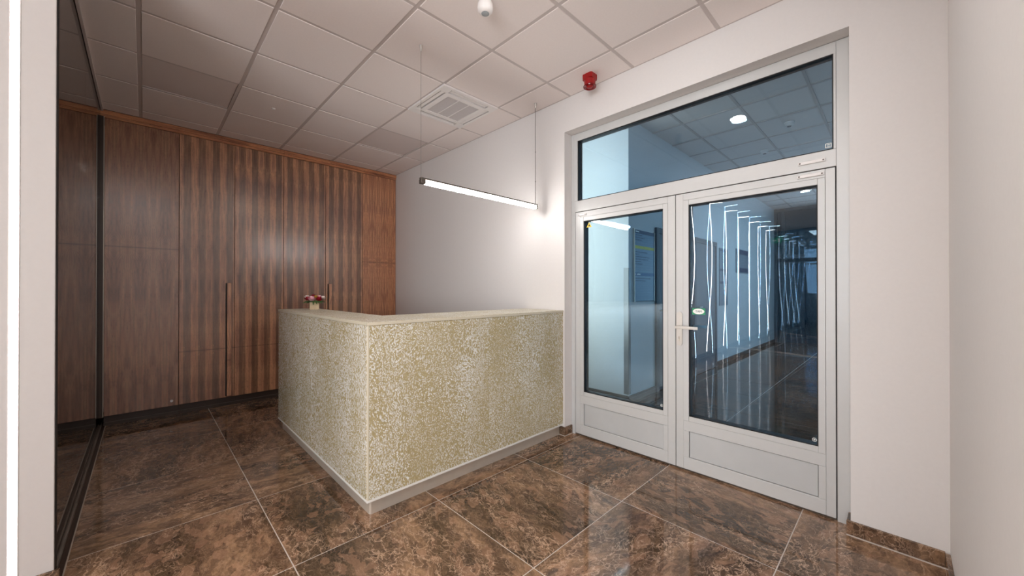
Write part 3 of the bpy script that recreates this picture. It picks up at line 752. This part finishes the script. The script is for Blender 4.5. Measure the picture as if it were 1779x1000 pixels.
# ------------------------------------------------------------------ flowers on the counter
fp = empty('flower_pot', (1.15, 3.845, 1.114), label='small wooden cube pot of red and pink roses on the counter end', cat='flowers')
RZ = math.radians(-16.7)
def rbox(cx, cy, hx, z0, z1, rot):
    p = [(cx + hx * (math.cos(rot) * a - math.sin(rot) * b), cy + hx * (math.sin(rot) * a + math.cos(rot) * b), z0) for a, b in ((-1, -1), (1, -1), (1, 1), (-1, 1))]
    return B().poly(p, (0, 0, z1 - z0))
obj('pot', rbox(1.15, 3.845, .039, 1.1142, 1.184, RZ), 'wood', fp)
def rose(c, r, mat):
    b = B(); bm = b.bm
    for ringi, (n, rad, hh, tilt) in enumerate(((3, .30, .55, .1), (4, .55, .5, .35), (5, .85, .34, .8), (6, 1.0, .16, 1.15))):
        for k in range(n):
            a0 = 2 * PI * k / n + ringi * .5; wv = 2 * PI / n * .62; g = []
            for i in range(5):
                row = []
                for j in range(4):
                    a = a0 + wv * (i / 4 - .5) * (1.25 if j < 3 else .9); t = j / 3
                    rr_ = r * (rad * (.35 + .65 * t) + (.12 * tilt * t * t)); zz = r * (-.55 + (hh + .55) * t - .25 * tilt * t ** 3)
                    row.append(bm.verts.new((c[0] + rr_ * math.cos(a), c[1] + rr_ * math.sin(a), c[2] + zz)))
                g.append(row)
            for i in range(4):
                for j in range(3): bm.faces.new((g[i][j], g[i + 1][j], g[i + 1][j + 1], g[i][j + 1]))
    bmesh.ops.create_icosphere(bm, subdivisions=1, radius=r * .3, matrix=Matrix.Translation(Vector(c)))
    return obj('rose', b, mat, fp, smooth=True)
# positions: right(+x-y) is towards the photograph's right
rt = Vector((.958, -.287, 0)); bk = Vector((.287, .958, 0)); c0 = Vector((1.15, 3.845, 1.2))
for (u_, d_, h_, r_, m_) in ((-.045, -.01, .022, .024, 'rose_red'), (-.050, .03, .036, .022, 'rose_white'), (-.010, -.028, .022, .029, 'rose_pink'), (.052, -.02, .018, .027, 'rose_red'),
                             (.052, .02, .034, .024, 'rose_pink'), (.085, .0, .028, .021, 'rose_white'), (.004, .03, .042, .022, 'rose_red'), (.024, -.005, .038, .016, 'rose_yel'), (-.02, .05, .02, .022, 'rose_pink')):
    rose(c0 + rt * (u_ - .012) * .98 + bk * d_ * 1.1 + Vector((0, 0, h_ - .004)), r_ * 1.38, m_)
for k in range(22):
    a = 2 * PI * k / 22 + rr.uniform(-.1, .1); ln = rr.uniform(.05, .085); b = B()
    d = Vector((math.cos(a), math.sin(a), 0)); n_ = Vector((-d.y, d.x, 0)); st_ = c0 + d * .03 + Vector((0, 0, -.018)); dz = rr.uniform(-.03, .012); w_ = rr.uniform(.012, .02)
    q = [st_, st_ + d * ln * .45 + n_ * w_ + Vector((0, 0, .012)), st_ + d * ln + Vector((0, 0, dz)), st_ + d * ln * .45 - n_ * w_ + Vector((0, 0, .012))]
    b.poly([tuple(v) for v in q], (0, 0, .0012)); obj('leaf', b, 'leaf', fp)

# ------------------------------------------------------------------ pendant light
pd = empty('pendant_light', (1.97, 2.323, 2.04), label='long straight white glowing pendant light hung on two cables', cat='light')
box('housing', 'alu_dark', 1.372, 2.578, 2.310, 2.336, 2.066, 2.078, pd, .001)
obj('end_cap', B().box(1.372, 1.408, 2.306, 2.340, 2.036, 2.0655, .002), 'alu_dark', pd); obj('end_cap', B().box(2.563, 2.578, 2.306, 2.340, 2.036, 2.0655, .002), 'alu_dark', pd)
box('diffuser', 'pend', 1.409, 2.562, 2.308, 2.338, 2.036, 2.0655, pd, .004, 2)
for x, r in ((1.378, .0011), (2.560, .0024)):
    obj('cable', B().tube([(x, 2.323, 2.078), (x + .001, 2.323, 2.4), (x - .001, 2.323, 2.7), (x, 2.323, 2.958)], r), 'cable', pd)
    obj('cable_mount', B().lathe((x, 2.323, 2.956), [(.004, 0), (.006, .010), (.011, .030), (.012, .0435)], 14), 'satin', pd, smooth=True)
for z in (2.28, 2.55): obj('cable_clip', B().lathe((2.560, 2.323, z), [(.003, 0), (.005, .004), (.003, .008)], 8), 'alu_dark', pd)

# ------------------------------------------------------------------ ceiling air conditioner
ac = empty('air_conditioner', (2.0716, 2.9235, H), label='square white cassette air conditioner in the ceiling', cat='air conditioner')
ax, ay = 2.0716, 2.9235
fp_ = B(); o_, i_ = .299, .205
zf0, zf1 = 2.986, 3.003
# frame plate with four slots
for s in (-1, 1):
    fp_.box(ax + s * .285 - .014, ax + s * .285 + .014, ay - o_, ay + o_, zf0, zf1)
    fp_.box(ax - .2709, ax + .2709, ay + s * .285 - .014, ay + s * .285 + .014, zf0, zf1)
    for q in (-1, 1): fp_.box(min(ax + s * .205, ax + s * .2709), max(ax + s * .205, ax + s * .2709), min(ay + q * .205, ay + q * .2709), max(ay + q * .205, ay + q * .2709), zf0, zf1)
obj('faceplate', fp_, 'white_pl', ac)
obj('slot_well', B().box(ax - .27, ax + .27, ay - .27, ay + .27, 3.012, 3.03), 'alu_dark', ac)
gfr = B()
for s in (-1, 1):
    gfr.box(ax + s * .196 - .0225, ax + s * .196 + .0225, ay - .2185, ay + .2185, zf0 - .003, zf1)
    gfr.box(ax - .173, ax + .173, ay + s * .196 - .0225, ay + s * .196 + .0225, zf0 - .003, zf1)
for s in (-1, 1): gfr.box(ax + s * .058 - .004, ax + s * .058 + .004, ay - .173, ay + .173, zf0 - .003, zf1)
obj('grille_frame', gfr, 'white_pl', ac)
gr = B()
for k in range(29):
    t_ = -.168 + .336 * k / 28
    gr.box(ax + t_ - .0034, ax + t_ + .0034, ay - .172, ay + .172, zf0 + .001, zf0 + .004); gr.box(ax - .172, ax + .172, ay + t_ - .0034, ay + t_ + .0034, zf0 + .0012, zf0 + .0042)
go = obj('intake_grille', gr, 'grey_pl', ac, kind='stuff')
box('filter', 'grey_pl', ax - .172, ax + .172, ay - .172, ay + .172, 3.0, 3.006, ac)
def louver(sx, sy, tilt):
    L_ = .196; b = B()
    if sx: b.box(-.0165, .0165, -L_, L_, -.002, .002, .001)
    else: b.box(-L_, L_, -.0165, .0165, -.002, .002, .001)
    m = Matrix.Rotation(tilt, 4, 'Y' if sx else 'X')
    bmesh.ops.transform(b.bm, matrix=Matrix.Translation((ax + sx * .2455, ay + sy * .2455, 2.991)) @ m, verts=b.bm.verts)
    obj('louver', b, 'white_pl', ac)
louver(-1, 0, .05); louver(0, -1, .05); louver(0, 1, .45); louver(1, 0, .02)

# ------------------------------------------------------------------ siren, detectors
sr = empty('alarm_siren', (2.53, 1.715, H), label='red alarm siren under the ceiling beside the door wall', cat='siren')
rbx = B(); rbx.poly([(2.53 + .045 * a, 1.715 + .045 * b, 2.958) for a, b in ((-1, -.75), (-.75, -1), (.75, -1), (1, -.75), (1, .75), (.75, 1), (-.75, 1), (-1, .75))], (0, 0, .042))
obj('siren_base', rbx, 'red_pl', sr)
obj('siren_body', B().lathe((2.53, 1.715, 2.917), [(.044, 0), (.044, .02), (.046, .0405)], 28), 'red_pl', sr, smooth=True)
obj('siren_rim', B().lathe((2.53, 1.715, 2.903), [(.028, .010), (.044, .002), (.050, 0), (.052, .005), (.0445, .0135)], 28), 'red_lens', sr, smooth=True)
obj('siren_lens', B().lathe((2.53, 1.715, 2.896), [(.008, 0), (.020, .004), (.026, .012), (.027, .0165)], 24), 'red_pl', sr, smooth=True)
md = empty('motion_detector', (1.427, 1.69, H), label='white round motion detector on the ceiling at the top edge', cat='detector')
obj('detector_body', B().lathe((1.427, 1.69, 2.912), [(.022, .0), (.034, .004), (.043, .016), (.046, .034), (.043, .055), (.036, .070), (.034, .0875)], 28), 'white_pl', md, smooth=True)
obj('detector_lens', B().lathe((1.427, 1.69, 2.906), [(.008, .0), (.018, .002), (.0235, .0058)], 20), 'lens', md, smooth=True)
cs = obj('ceiling_sensor', B().lathe((.867, 4.10, 2.988), [(.010, 0), (.017, .006), (.019, .0155)], 16), 'white_pl', smooth=True, label='tiny white sensor button on a ceiling tile over the cupboards', cat='sensor')
